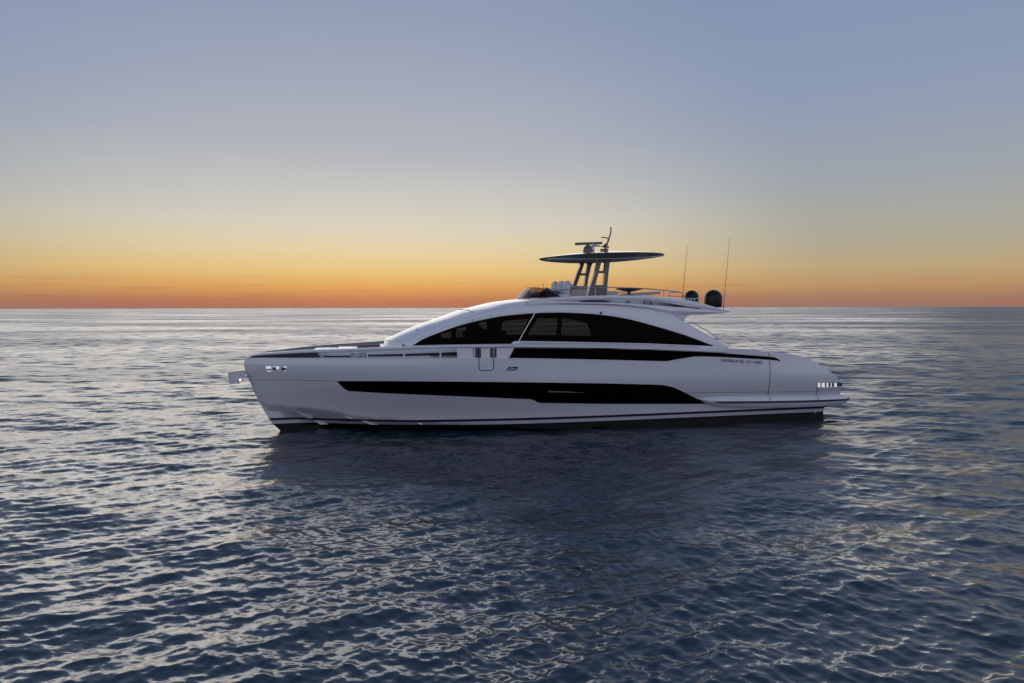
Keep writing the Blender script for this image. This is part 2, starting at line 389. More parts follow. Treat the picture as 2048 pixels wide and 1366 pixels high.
    f1 = field(13.0, 6, .55, .12, .4); f2 = field(.9, 4, k2.outputs[0], .35, .45)
    a1 = n('ShaderNodeVectorMath'); a1.operation = 'ADD'; l(f1, a1.inputs[0]); l(f2, a1.inputs[1])
    fl = n('ShaderNodeVectorMath'); fl.operation = 'MULTIPLY'; l(a1.outputs[0], fl.inputs[0]); fl.inputs[1].default_value = (1, 1, 0)
    g = n('ShaderNodeNewGeometry'); a2 = n('ShaderNodeVectorMath'); a2.operation = 'ADD'; l(g.outputs['Normal'], a2.inputs[0]); l(fl.outputs[0], a2.inputs[1])
    nm = n('ShaderNodeVectorMath'); nm.operation = 'NORMALIZE'; l(a2.outputs[0], nm.inputs[0]); l(nm.outputs[0], p.inputs['Normal'])
    me.materials.append(m)
build_water()

# ================================================================== YACHT
yacht = bpy.data.objects.new('motor_yacht', None); link(yacht)
yacht.location = O; yacht.rotation_euler = (0, 0, TH)
yacht['label'] = 'long silver and white motor yacht with black window bands lying on calm sea'; yacht['category'] = 'motor yacht'

# ---- hull shell
top_fwd = [(493, 716.0), (500, 715.6), (780, 715.6), (1017.5, 715.8)]
top_aft = [(1030, 696), (1200, 697.5), (1380, 697), (1455, 698), (1509.7, 700), (1524.8, 703), (1563.6, 705), (1595.6, 710.7), (1624.2, 720.8), (1649.4, 736), (1666.3, 748), (1680.6, 762.1)]
tf = [V3(x, y, hull) for x, y in resample(top_fwd, 30)]; ta = [V3(x, y, hull) for x, y in resample(top_aft, 60)]
TF = [(v.x, v.z) for v in tf]; TA = [(v.x, v.z) for v in ta]
ztopf = pchip([(-3, TF[0][1])] + TF[1:]); ztopa = pchip(TA)
XJ0, XJ1 = TF[-1][0], TA[0][0]
def ztop(x):
    if x <= XJ0: return ztopf(x)
    if x >= XJ1: return ztopa(x)
    t = (x - XJ0) / (XJ1 - XJ0); return ztopf(XJ0) * (1 - t) + ztopa(XJ1) * t
endpts = []
for px, py in [(1681, 763), (1684, 775), (1681, 784), (1679, 792), (1668, 806), (1650, 814.5), (1647, 816), (1647, 842)]:
    x, z = U(px, py, hull); endpts.append((z, x))
endpts.append((-.6, endpts[-1][1] - .1))
xend = pchip(endpts)
NU = 150; NV = 30
us = sorted(set([i / NU for i in range(NU + 1)] + [(1 - math.cos(math.pi / 2 * i / 14)) * .03 for i in range(14)]))
hb = MB(); rows = []
xe0 = 21.2
for u in us:
    row = []
    # below the chine: keel then bottom panel
    x_ = None
    for j in range(NV + 7):
        if j < 6:
            v = j / 6
        else: v = (j - 6) / NV
        x = u * xe0
        for _ in range(12):
            zc, zt = chine(x), max(ztop(x), chine(x) + .05)
            z = (-.55 + (zc + .55) * v) if j < 6 else (zc + (zt - zc) * v)
            x = stem(z) + (xend(z) - stem(z)) * u
        row.append(Vector((x, -hull(x, z), z)))
    rows.append(row)
hb.grid(rows)
hb.mirror()
hobj_v = hb.v; n1 = len(rows[0])
# transom closure
last = rows[-1]
hb.grid([[p for p in last], [Vector((p.x, -p.y, p.z)) for p in last]])
hull_o = hb.build('hull', M['hull'], yacht, sharp=35)

def sub(mb, name, m, parent, both=True, **kw):
    """build the port piece and, on the starboard side, its twin"""
    mb.build(name, m, parent, **kw)
    if both: mb.mirrored().build(name, m, parent, **kw)

# knuckle line and chine crease
sub(line_on(resample([(505, 759.5), (600, 760.5), (676, 761.8)], 14), hull, .0, .012), 'knuckle_line', 'seal', hull_o)
# long hull window
wt = [(674, 762), (780, 762.2), (1000, 764), (1203, 766.6), (1300, 769), (1325, 770), (1345, 774), (1363, 782), (1400, 800.4), (1411.2, 806.9)]
wb = [(674, 762.4), (679, 768), (685.7, 774.8), (691, 779), (698, 782.2), (780, 787), (900, 792), (1000, 795.9), (1060, 798.3), (1066, 799.3), (1076, 804.8), (1082, 805.8), (1203, 807.6), (1411.2, 807.6)]
def strip_same(top, bot, b, off, n=120, m=5, x0=None, x1=None, **kw):
    x0 = top[0][0] if x0 is None else x0; x1 = top[-1][0] if x1 is None else x1
    extra = sorted(set([x0, x1] + [p[0] for p in top + bot if x0 < p[0] < x1] + list(np.linspace(x0, x1, n))))
    ft = lambda x: float(np.interp(x, [p[0] for p in top], [p[1] for p in top])); fb = lambda x: float(np.interp(x, [p[0] for p in bot], [p[1] for p in bot]))
    s_ = MB(); g = []
    for x in extra:
        yt, yb = ft(x), fb(x); g.append([V3(x, yt + (yb - yt) * j / m, b, off) for j in range(m + 1)])
    s_.grid(g); th = kw.get('thick', 0)
    if th:
        g2 = [[p + Vector((0, th, 0)) for p in r] for r in g]; s_.grid(g2)
        s_.grid([[r[0] for r in g], [r[0] for r in g2]]); s_.grid([[r[-1] for r in g], [r[-1] for r in g2]]); s_.grid([g[0], g2[0]]); s_.grid([g[-1], g2[-1]])
    return s_
w = strip_same(wt, wb, hull, .012, 200, 6, thick=.03)
sub(w, 'hull_window', 'black_glass', hull_o)
edge = line_on([(x, y + .3) for x, y in resample(wb[5:8], 40)], hull, .006, .014)
sub(edge, 'window_trim', 'cap', hull_o)
v = strip_same([(1097, 781.4), (1130, 782.6), (1168, 785.2)], [(1097, 784.6), (1130, 784.9), (1168, 785.8)], hull, .020, 16, 2, thick=.012)
sub(v, 'air_vent', 'steel', hull_o)
# bulwark window with its long thin tail
bt = [(1029.3, 695.6), (1203, 697), (1300, 699.6), (1400, 703.8), (1440, 705.8), (1538, 713.2), (1548, 714.2), (1554, 716.8), (1561.5, 721.8)]
bb_ = [(1029.3, 715.9), (1100, 716.9), (1200, 719.0), (1326, 722.3), (1334, 722.2), (1345, 720), (1368, 716), (1388, 713), (1402, 712.5), (1440, 713.8), (1538, 719.3), (1561.5, 722.1)]
w = strip_same(bt, bb_, hull, .012, 160, 5, thick=.03)
w2 = strip_same([(1018.6, 715.6), (1029.3, 695.6)], [(1018.6, 715.8), (1029.3, 715.9)], hull, .012, 10, 5, thick=.03)
w.add(w2.v, w2.f)
sub(w, 'bulwark_window', 'black_glass', hull_o)
sub(line_on(resample([(1020, 717), (1100, 717.6), (1200, 719.9), (1326, 723.2)], 30), hull, .004, .012), 'window_trim', 'cap', hull_o)
# panel seams
sub(line_on([(1537.3, 704.6), (1538.3, 720), (1540, 735), (1539.3, 765), (1535.5, 791)], hull, .008, .018), 'panel_seam', 'seal', hull_o)
sub(line_on([(1634, 765), (1634, 782), (1630.8, 791)], hull, .008, .018), 'panel_seam', 'seal', hull_o)
sub(line_on(resample([(1370, 785.6), (1440, 784.8), (1634, 783.2)], 14), hull, .0, .014), 'panel_seam', 'seal', hull_o)
# side boarding door outline
door = [(957.9, 689.5), (957.9, 733), (958.8, 738.5), (963, 741), (982, 741), (986.3, 738.5), (987.2, 733), (987.2, 716)]
sub(line_on(door, hull, .004, .026), 'side_door_seam', 'seal', hull_o)

# bow light cluster, stern vent grille; glowing facets stand in for glints on steel
def chrome(cells, name, parent):
    base = cells
    return base
def poly_on(pts, b, off, thick):
    s_ = MB(); n = len(pts); a = [V3(x, y, b, off) for x, y in pts]; c = [p + Vector((0, thick, 0)) for p in a]
    s_.add(a + c, [tuple(range(n)), tuple(range(n, 2*n))] + [(i, (i+1) % n, (i+1) % n + n, i + n) for i in range(n)]); return s_
fr = poly_on([(529, 731.5), (575, 731.5), (572.8, 743), (533.5, 743)], hull, .012, .05); o_ = fr.build('bow_light_cluster', 'cap', hull_o)
fr.mirrored().build('bow_light_cluster', 'cap', hull_o)
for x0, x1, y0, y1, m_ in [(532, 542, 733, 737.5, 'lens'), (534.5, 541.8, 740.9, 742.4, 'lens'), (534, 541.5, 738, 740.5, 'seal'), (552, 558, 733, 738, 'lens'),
                           (546.5, 549.5, 732.6, 734.2, 'lens'), (545.5, 551.5, 735, 740, 'dark_grey'), (546, 556, 741, 742.2, 'cap'), (568, 573, 733, 735, 'lens'),
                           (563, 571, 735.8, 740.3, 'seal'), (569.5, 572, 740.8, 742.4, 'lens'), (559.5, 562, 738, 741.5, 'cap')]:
    poly_on([(x0, y0), (x1, y0), (x1, y1), (x0 + .6, y1)], hull, .022, .01).build('fitting_facet', m_, o_)
fr = poly_on([(1633.5, 765), (1682, 763.6), (1685, 773), (1634.6, 775.4)], hull, .014, .06); o_ = fr.build('stern_vent_grille', 'chrome', hull_o)
fr.mirrored().build('stern_vent_grille', 'chrome', hull_o)
for x0, x1 in [(1640.4, 1642.2), (1649.6, 1651.6), (1656.5, 1660), (1663.3, 1667)]:
    poly_on([(x0, 767.3), (x1, 767.3), (x1, 772.6), (x0, 772.8)], hull, .026, .012).build('grille_insert', 'teal', o_)
poly_on([(1673.5, 766.6), (1683, 766.2), (1684, 771.6), (1674, 772.2)], hull, .026, .012).build('grille_insert', 'dark_grey', o_)
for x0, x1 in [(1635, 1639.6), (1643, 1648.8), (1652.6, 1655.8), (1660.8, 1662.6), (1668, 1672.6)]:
    poly_on([(x0, 766), (x1, 766), (x1, 774), (x0, 774.2)], hull, .024, .01).build('fitting_facet', 'lens', o_)  # bright facets stand in for glints on the steel
# spray rails under the chine, painted white for the sea light they reflect
for top_, bot_ in [([(584.4, 819.2), (626, 835.2)], [(584.4, 819.8), (617, 836.0)]), ([(629, 841.8), (657.5, 847.6)], [(629, 842.0), (641, 848.0)]),
                   ([(685.7, 831.6), (706, 835.9)], [(685.7, 832.1), (701, 836.2)]), ([(722, 841.8), (757, 848.2)], [(722, 842.2), (742, 848.4)]),
                   ([(832, 845.2), (845, 845.6)], [(832, 846), (843, 848.4)])]:
    a, b2 = top_; c, d = bot_
    if abs(a[1] - 841.8) < .1: pts = [a, (a[0] + 11, a[1]), b2, d]
    else: pts = [a, b2, d]
    q_ = poly_on(pts, hull, .03, .06); ym = min(v.z for v in q_.v); yM = max(v.z for v in q_.v)
    for v in q_.v[:len(pts)]: v.y -= .09 * (yM - v.z) / max(yM - ym, 1e-4)
    sub(q_, 'spray_rail', 'rail_white', hull_o)
# through-hull fittings
for px, py in [(1531, 825.5), (1630, 823.8)]:
    s_ = MB(); c = V3(px, py, hull, .02); s_.tube([c + Vector((0, .06, 0)), c], .045, 10); sub(s_, 'drain_fitting', 'steel', hull_o)

# emblem and lettering (strokes laid on the hull)
def sleek(pts, o0, ux, uz):
    return [(o0[0] + p[0] * ux[0] + p[1] * uz[0], o0[1] + p[0] * ux[1] + p[1] * uz[1]) for p in pts]
GL = {'P': [[(0, 0), (.15, .55)], [(.05, 1), (1, 1), (.92, .5), (.3, .5)]], 'E': [[(1, 1), (.15, 1), (0, 0), (.95, 0)], [(.1, .5), (.85, .5)]],
      'R': [[(0, 0), (.12, 1)], [(.12, 1), (1, 1), (1, .5), (.1, .45)], [(.7, .45), (.95, 0)]], 'S': [[(1, 1), (.1, 1), (.1, .52), (.95, .5), (.9, 0), (0, 0)]],
      'H': [[(.12, 1), (0, 0)], [(1, 1), (.9, 0)], [(.1, .5), (.95, .5)]], 'I': [[(.1, 1), (0, 0)]], 'N': [[(0, 0), (.1, 1), (1, 1), (.92, 0)]],
      'G': [[(1, 1), (.1, 1), (0, 0), (.9, 0), (.95, .5), (.5, .5)]], 'T': [[(.05, 1), (1, 1)], [(.55, 1), (.45, 0)]], 'X': [[(.1, 1), (.9, 0)], [(0, 0), (1, 1)]],
      '8': [[(0, 0), (.1, 1), (1, 1), (.9, 0), (0, 0)], [(.05, .5), (.95, .5)]], '0': [[(0, 0), (.1, 1), (1, 1), (.9, 0), (0, 0)]]}
s_ = MB(); x = 1441.6; words = []
for ch, wd in zip('PERSHING GTX80', [5.2, 5.2, 5.0, 5.0, 5.6, 1.4, 5.2, 5.6, 3.6, 5.6, 5.0, 5.4, 5.0, 5.4]):
    if ch != ' ':
        y0 = 723.2 + (x - 1441.6) * .053
        for st in GL[ch]:
            pts = [(x + p[0] * wd + p[1] * .9, y0 + p[0] * wd * .053 - p[1] * 4.4) for p in st]
            for a, b2 in zip(pts[:-1], pts[1:]):
                A, B_ = V3(a[0], a[1], hull, .003), V3(b2[0], b2[1], hull, .003); s_.tube([A, B_], .010, 4)
    else: words.append(s_); s_ = MB()
    x += wd + 1.05
for w_ in words + [s_]: w_.build('lettering', 'letters', hull_o, label='dark slanted name lettering near the stern')
em = poly_on([(1017.5, 733.4), (1037.2, 733.4), (1031.8, 741), (1011.6, 741.2)], hull, .010, .02)
e_o = em.build('emblem_badge', 'letters', hull_o); s_ = MB()
for st in [[(1019, 739.6), (1021, 736), (1024, 736)], [(1016.6, 740), (1018, 737)], [(1023.5, 740), (1025.4, 736)], [(1027, 740), (1028.6, 736.2)], [(1029.5, 738), (1031.8, 738)]]:
    s_.tube([V3(a, b2, hull, .014) for a, b2 in st], .010, 4)
s_.build('badge_lettering', 'cap', e_o)

# ---- capping rail that runs round the bow and back along the bulwark
cap_top = [(494.5, 714.6), (498, 711.5), (503, 709.3), (512, 707.8), (523, 706.2), (560, 703.8), (622.6, 699.8), (712.3, 696.9), (780, 694), (850, 691), (930, 689.2), (1022, 688.3), (1120, 690), (1203, 691.3), (1300, 693.6), (1400, 698), (1455, 700)]
cap_bot = [(496, 717.5), (500, 715.2), (505, 713.2), (514, 711.9), (524, 711), (560, 708.8), (630.9, 705.6), (705.6, 704), (780, 701.5), (850, 698), (930, 695.4), (1022, 695.3), (1120, 695.8), (1203, 696.8), (1300, 699.4), (1400, 703.6), (1455, 706)]
ct, cb = resample(cap_top, 140), resample(cap_bot, 140)
rows = []
for (x0, y0), (x1, y1) in zip(ct, cb):
    a, b2 = V3(x0, y0, hull, .0), V3(x1, y1, hull, .0)
    h = max(a.z - b2.z, .03); ya = a.y; inn = min(.17, abs(ya) * .9)
    rows.append([b2 + Vector((0, 0, 0)), Vector((b2.x, b2.y - .035, b2.z + h * .25)), Vector((a.x, a.y - .035, a.z - h * .25)), Vector((a.x, a.y + .02, a.z)),
                 Vector((a.x, a.y + inn, a.z)), Vector((b2.x, b2.y + inn, b2.z))])
cpm = MB(); cpm.grid(rows, True); cpm.add(rows[-1], [tuple(range(6))]); cpm.mirror()
cpm.grid([[p for p in rows[0]], [Vector((p.x, -p.y, p.z)) for p in rows[0]]], True)
cap_o = cpm.build('capping_rail', 'cap', yacht, sharp=50)
CAPB = pchip([(r[0].x, r[0].z) for r in rows]); CAPT = pchip([(r[3].x, r[3].z) for r in rows])
# dark rim that follows the stem under the cap
rim = [U(a, b2, 0.) for a, b2 in [(497, 717), (492.6, 720), (490.8, 726), (492, 739), (498.5, 754), (508, 778), (520.8, 804)]]
s_ = MB(); s_.tube([Vector((x - .015, 0, z)) for x, z in resample(sorted((z, x) for x, z in rim), 24) for x, z in [(z, x)]], .02, 6); s_.build('stem_strip', 'steel', hull_o)

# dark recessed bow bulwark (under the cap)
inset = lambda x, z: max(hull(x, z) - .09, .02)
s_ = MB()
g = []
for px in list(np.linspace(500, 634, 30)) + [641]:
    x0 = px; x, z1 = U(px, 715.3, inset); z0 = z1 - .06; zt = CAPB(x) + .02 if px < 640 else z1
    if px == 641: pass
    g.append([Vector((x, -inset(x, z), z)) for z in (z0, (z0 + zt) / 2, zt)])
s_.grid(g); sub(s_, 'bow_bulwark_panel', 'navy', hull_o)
# ledge: hull top edge turned inboard, from the bow to the boarding gate
s_ = MB(); g = []
for v_ in tf:
    b_ = -v_.y; i_ = min(.30, b_ * .8)
    g.append([v_, Vector((v_.x, -(b_ - i_), v_.z - .005))])
s_.grid(g); sub(s_, 'side_deck_edge', 'white', yacht)
# bulwark panel (gate area) with dark vents, and stanchions under the cap
ins2 = lambda x, z: hull(x, z) - .03
s_ = strip_same([(917, 694), (1032, 694)], [(917, 716.2), (1032, 716.2)], ins2, 0, 20, 3, thick=.06)
bp = MB(); bp.add(s_.v, s_.f)
bpo = bp.build('gate_bulwark', 'white', yacht); bp.mirrored().build('gate_bulwark', 'white', yacht)
for x0, x1 in [(950.2, 962), (980, 993)]:
    sub(poly_on([(x0, 696.3), (x1, 696.3), (x1, 715.3), (x0, 715.3)], ins2, .012, .02), 'gate_pad', 'dark_grey', bpo)
sub(line_on([(946.7, 697), (946.7, 715)], ins2, .0, .02), 'gate_seam', 'seal', bpo)
sub(line_on([(987.4, 696.5), (987.4, 715.5)], ins2, .016, .02), 'gate_seam', 'cap', bpo)
s_ = MB(); c = V3(967, 697.9, ins2, .01); s_.tube([c, c + Vector((.1, 0, 0))], .012, 6); sub(s_, 'gate_latch', 'steel', bpo)
for px in (734.5, 808.3, 881.4, 916.2):
    s_ = MB(); a = V3(px, 716.2, hull, -.05); x = a.x; zt = CAPB(x) + .02
    s_.box((x, a.y, (a.z + zt) / 2), (.055, .05, zt - a.z), bev=.012)
    sub(s_, 'stanchion', 'cap', cap_o)

# ---- decks
def deck_sheet(xs, zf, bf, nb=8, cam_=.0):
    s_ = MB(); g = []
    for x in xs:
        b_, z = bf(x), zf(x); g.append([Vector((x, b_ * (2 * j / nb - 1), z + cam_ * (1 - (2 * j / nb - 1) ** 2))) for j in range(nb + 1)])
    s_.grid(g); return s_
ZD = TF[8][1]                                   # height of hull top edge
s_ = deck_sheet(np.linspace(-.9, XJ1 + .1, 40), lambda x: ztopf(min(x, XJ0)) - .03, lambda x: max(hull(x, 2.5) - .06, .02))
s_.build('main_deck', 'deck', yacht)
s_ = deck_sheet(np.linspace(XJ0 - .2, TA[-1][0] - .05, 60), lambda x: ztop(max(x, XJ1)) - .10 * (1 - smooth(18.5, 19.5, x)), lambda x: hull(x, ztop(max(x, XJ1))) - .02 + .02 * smooth(18.5, 19.5, x), cam_=.04)
s_.build('aft_deck', 'white', yacht)
# inner bulwark lining (dark grey on the far side)
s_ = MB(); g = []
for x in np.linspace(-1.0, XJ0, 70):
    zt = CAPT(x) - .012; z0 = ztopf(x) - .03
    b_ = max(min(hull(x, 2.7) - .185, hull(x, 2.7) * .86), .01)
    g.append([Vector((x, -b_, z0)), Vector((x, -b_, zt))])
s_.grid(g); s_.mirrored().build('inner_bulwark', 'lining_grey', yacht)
# raised foredeck trunk with dark band, seen through the opening
def trunkb(x, z): return max(min(hull(x, 2.6) - .62, 1.95), .05)
x0t, _ = U(641, 712, trunkb); x1t, _ = U(1020, 700, trunkb)
s_ = MB(); g = []
for x in np.linspace(x0t, x1t, 60):
    b_ = trunkb(x, 0); zt = CAPT(x) - .01 - .15
    g.append([Vector((x, -b_, ztopf(x) - .06)), Vector((x, -b_, zt - .05)), Vector((x, -b_ + .05, zt)), Vector((x, 0, zt + .03)),
              Vector((x, b_ - .05, zt)), Vector((x, b_, zt - .05)), Vector((x, b_, ztopf(x) - .06))])
s_.grid(g); s_.add(g[0], [tuple(range(7))]); s_.add(g[-1], [tuple(range(7))]); trunk_o = s_.build('foredeck_trunk', 'white', yacht)
b_top = [(729.5, 709.6), (808, 707.5), (881, 705), (917, 703.8)]; b_bot = [(729.5, 713.2), (808, 712.4), (881, 710.4), (917, 709)]
sub(strip_same(b_top, b_bot, trunkb, .012, 40, 2, thick=.02), 'trunk_dark_band', 'navy', trunk_o)
# forward hatch block and fittings seen in the opening
s_ = poly_on([(641, 705), (706, 704), (700, 711), (646, 711.5)], lambda x, z: trunkb(x, z) + .1, 0, .25); s_.build('deck_locker', 'cap', yacht)
s_ = poly_on([(648, 711.8), (700, 711.6), (700, 713.4), (650, 713.8)], lambda x, z: trunkb(x, z) + .1, .01, .05); s_.build('locker_base', 'navy', yacht)
s_ = MB(); a = V3(714, 711, lambda x, z: trunkb(x, z) + .2); s_.box(a, (.2, .2, .16), bev=.03); s_.box(a + Vector((.22, 0, -.02)), (.14, .16, .12), bev=.03)
s_.tube([a + Vector((-.1, -.1, .05)), a + Vector((.3, -.1, .1))], .02, 6)
s_.build('mooring_winch', 'steel', yacht)
# sun pads on the foredeck and the brown folded cover
def padbox(px0, px1, py, bf, bn, name, m, h=.14):
    """cushion whose far top edge lies at lateral bf and whose near edge lies at bn"""
    xa, za = U(px0, py, bf); xb, _ = U(px1, py, bf); s_ = MB(); s_.box(((xa + xb) / 2, -(bf + bn) / 2, za - h / 2), (xb - xa, bn - bf, h), bev=.04); return s_.build(name, m, yacht)
padbox(632, 676, 694.8, -.6, .8, 'sun_pad', 'white')
padbox(677, 715, 692.4, -.8, .9, 'sun_pad', 'white', .16)
padbox(716.5, 758, 688.2, -.2, .6, 'folded_cover', 'brown', .22)
padbox(759, 797, 687.2, -1.1, .9, 'sun_lounger_back', 'white', .22)

# ---- stern platform (sponson) with rubbing strake
spon = lambda x, z: hull0(x, 1.0) + .0
pt = [(1392, 796), (1410, 794.5), (1440, 793), (1539, 792.4), (1640, 791), (1680, 789.6), (1694, 788.6), (1698, 789.6), (1700.6, 794), (1701, 797)]
pb = [(1392, 797), (1405, 803.5), (1418.7, 809.6), (1447.4, 814.4), (1514.7, 817), (1582, 817), (1649.5, 814.5), (1680, 811.8), (1693, 808.6), (1701, 798)]
XP1 = U(1701, 797, 2.2)[0]
def sponb(x, z): return (hull0(min(x, 20.3), 1.0) + .10) * (1 - .22 * min(1, max(0, (x - XP1 + .75) / .75)) ** 2.4)
ftp, fbp = pchip(pt), pchip(pb)
rows = []
for px in list(np.linspace(1392, 1440, 18)) + list(np.linspace(1450, 1690, 36)) + [1693, 1695.5, 1697.5, 1699, 1700.2, 1701]:
    yt, yb = ftp(px), fbp(px); grow = smooth(1392, 1440, px); end = 1
    row = []
    prof = [(0, -.30), (.03, -.04), (.18, 0.), (.40, .02), (.55, .02), (.75, -.01), (.92, -.07), (1., -.30)]
    for t, o_ in prof:
        yy = yt + (yb - yt) * t
        v_ = V3(px, yy, sponb); bb = (-v_.y) * end
        row.append(Vector((v_.x, -(bb + o_ * 1. - (1 - grow) * .12), v_.z)))
    rows.append(row)
s_ = MB(); s_.grid(rows); s_.mirror()
inner = [[Vector((r[0].x, r[0].y, r[0].z)), Vector((r[0].x, -r[0].y, r[0].z))] for r in rows]; s_.grid(inner)
inner = [[r[-1], Vector((r[-1].x, -r[-1].y, r[-1].z))] for r in rows]; s_.grid(inner)
s_.grid([[p for p in rows[-1]], [Vector((p.x, -p.y, p.z)) for p in rows[-1]]])
plat_o = s_.build('swim_platform', M['silver'], yacht, sharp=30)
sponb2 = lambda x, z: sponb(x, z) * (1 - (max(0, min(1, (x - 20.4) / 1.2))) ** 2.2 * .12)
rt = [(1427, 802.9), (1440, 802.6), (1539, 801.9), (1640, 799.6), (1697, 797.2)]; rb = [(1433, 804.5), (1440, 806.4), (1539, 805.6), (1640, 803.6), (1696, 800.6)]
strk = MB(); g = []
for px in np.linspace(1430, 1698, 70):
    yt = pchip(rt)(px); yb = pchip(rb)(px)
    a, b2 = V3(px, yt, sponb), V3(px, yb, sponb)
    end = 1; grow = (1 - smooth(1392, 1440, px)) * .12
    g.append([Vector((a.x, a.y * end + grow - .0, a.z)), Vector((a.x, a.y * end + grow - .045, a.z)), Vector((b2.x, b2.y * end + grow - .045, b2.z)), Vector((b2.x, b2.y * end + grow, b2.z))])
strk.grid(g); sub(strk, 'rubbing_strake', 'navy', plat_o)
for px in (1539.3, 1635.8):
    sub(line_on([(px, 792.8), (px, 801.5)], sponb, .022, .018), 'platform_seam', 'seal', plat_o)
# step between tail and platform
s_ = MB(); g = []
for px, yt, yb, of in [(1634, 775.4, 792.5, .02), (1660, 774.6, 791.6, .02), (1675, 773.8, 790.6, .01), (1684, 773.2, 790, -.02)]:
    g.append([V3(px, yt + (yb - yt) * t, hull, of + oo) for t, oo in [(0, .0), (.04, .03), (.16, .03), (.2, -.005), (1, -.005)]])
s_.grid(g)
lip = poly_on([(1634.5, 775.0), (1690, 772.4), (1688.5, 776.0), (1686, 778.5), (1635, 779.5)], hull0, .035, .5)
sub(lip, 'tail_step', 'silver', yacht)
s_ = MB(); a = V3(1680, 787, hull); b2 = V3(1697, 788, hull)
s_.box(((a.x + b2.x) / 2 - .1, 0, a.z + .0), (.55, 4.2, .06), bev=.02); s_.build('platform_deck', 'deck', plat_o)

# ================================================================== superstructure
def cabb(x, z):
    W = 2.30 - .62 * max(0, (9.6 - x) / 5.2) ** 2
    W += .10 * smooth(13, 18, x)
    return max(W - .14 * max(z - 2.9, 0), .3)
win_top = [(818.2, 692), (846.4, 677.9), (879.6, 664.6), (912.8, 653), (946, 643.8), (979.2, 636.7), (1004, 632.2), (1068.9, 626.4), (1101, 625.2), (1120, 625.1), (1162.5, 626.6), (1203.6, 629.7), (1254.8, 637.9), (1306, 651.2), (1367.6, 669.7), (1427, 691.4)]
arch_hi = [(810, 688.8), (846, 673.5), (879.6, 659.6), (929.4, 636.4), (979, 621.6), (1029, 612.8), (1060, 610), (1131.8, 608.8), (1180, 608.8), (1224, 610.2), (1285.6, 616.4), (1328.7, 623.5), (1367.6, 643), (1410, 667), (1455.8, 693.3)]
edge_hi = [(804, 688), (809.9, 686.2), (846.4, 669.6), (879.6, 654.4), (912.8, 641.0), (946, 626.4), (979.2, 616.4), (1012.4, 607.4), (1062.2, 600.6), (1120, 595.0)]
# side glazing (tinted) from window line down to the side deck
wbot = [(818.2, 693), (879.6, 691.5), (987.5, 690), (1022, 689), (1117, 688.5), (1293, 692), (1427, 697)]
ftw, farch, fbot, fedge = pchip(win_top), pchip(arch_hi), pchip(wbot), pchip(edge_hi)
cab_o = bpy.data.objects.new  # placeholder, replaced below
# arch band
rows = []
lo = resample([(810, 691.6)] + win_top + [(1455.8, 700)], 150); hi = resample(arch_hi, 150)
for (xa, ya), (xb, yb) in zip(lo, hi):
    # pair by parameter so the band runs square to the curve
    A, B_ = V3(xa, ya, cabb), V3(xb, yb, cabb); row = []
    for t, of in [(0, -.02), (0, .045), (.1, .055), (.75, .055), (.9, .02), (1, -.01)]:
        p = A.lerp(B_, t); row.append(Vector((p.x, -(cabb(p.x, p.z) + of), p.z)))
    rows.append(row)
arch = MB(); arch.grid(rows); archm = MB(); archm.add(arch.v, arch.f)
# roof: front coachroof from the near edge over to the far one
rows = []
for (px, py), (qx, qy) in zip(resample(edge_hi, 60), [(x, farch(max(x, 810))) for x, y in resample(edge_hi, 60)]):
    e = V3(px, py, lambda x, z: cabb(x, z) - .10); q = V3(qx, max(qy, py + .5), cabb, .0)
    b_ = -e.y; t = smooth(5, 9, e.x); bul = .55 * (1 - smooth(4.4, 8.5, e.x)); cm = .07 + .05 * (1 - t)
    row = [q, Vector((q.x * .35 + e.x * .65, (q.y + e.y) / 2 + .045, q.z * .35 + e.z * .65 - .02)), e]
    nn = 14
    for k in range(1, nn):
        y = -b_ + 2 * b_ * k / nn; s2 = 1 - (y / b_) ** 2
        row.append(Vector((e.x - bul * s2, y, e.z + cm * (1 - (y / b_) ** 4))))
    row += [Vector((p.x, -p.y, p.z)) for p in (row[2], row[1], row[0])]
    rows.append(row)
roof = MB(); roof.grid(rows)  # windscreen slope shares the white; stands in for sky reflected in its glass
archm.mirror(); archm.add(roof.v, roof.f)
# apron in front of the windscreen foot
r0 = rows[0]
archm.grid([[p for p in r0], [Vector((p.x - .06, p.y * 1.02, p.z - .25)) for p in r0]])
cab_o = archm.build('superstructure', 'white', yacht, sharp=38)
EDGE = pchip([(r[2].x, r[2].z) for r in rows])
# windscreen seam + small wiper on the sloping front
seam = MB()
k_ = min(range(len(rows)), key=lambda i: abs(rows[i][2].x - U(947.7, 625.6, 2.0)[0])); seam.tube([p + Vector((0, 0, .004)) for p in rows[k_][2:-2]], .008, 5)
seam.build('windscreen_seam', 'seal', cab_o)
a = V3(835, 669, 1.2); s_ = MB(); zz = a
s_.tube([a + Vector((0, 0, -.05)), a + Vector((.03, 0, .06)), a + Vector((-.03, 0, .13)), a + Vector((.0, .02, .22))], .012, 6)
s_.tube([a + Vector((-.12, 0, .02)), a + Vector((.0, 0, -.02)), a + Vector((.07, 0, .12))], .012, 6); s_.box(a + Vector((.02, 0, -.02)), (.07, .07, .09), bev=.02)
s_.build('windscreen_wiper', 'darkmetal', cab_o)
# side vertical seams on the arch
for px, y0, y1 in [(944.8, 637.0, 643.2), (979.8, 629, 636.6)]:
    sub(line_on([(px, y0), (px + .5, y1)], cabb, .056, .012), 'arch_seam', 'seal', cab_o)
s_ = MB(); c = V3(1200.6, 625.9, cabb, .06); s_.tube([c + Vector((0, .06, 0)), c], .05, 12); sub(s_, 'round_camera', 'letters', cab_o)

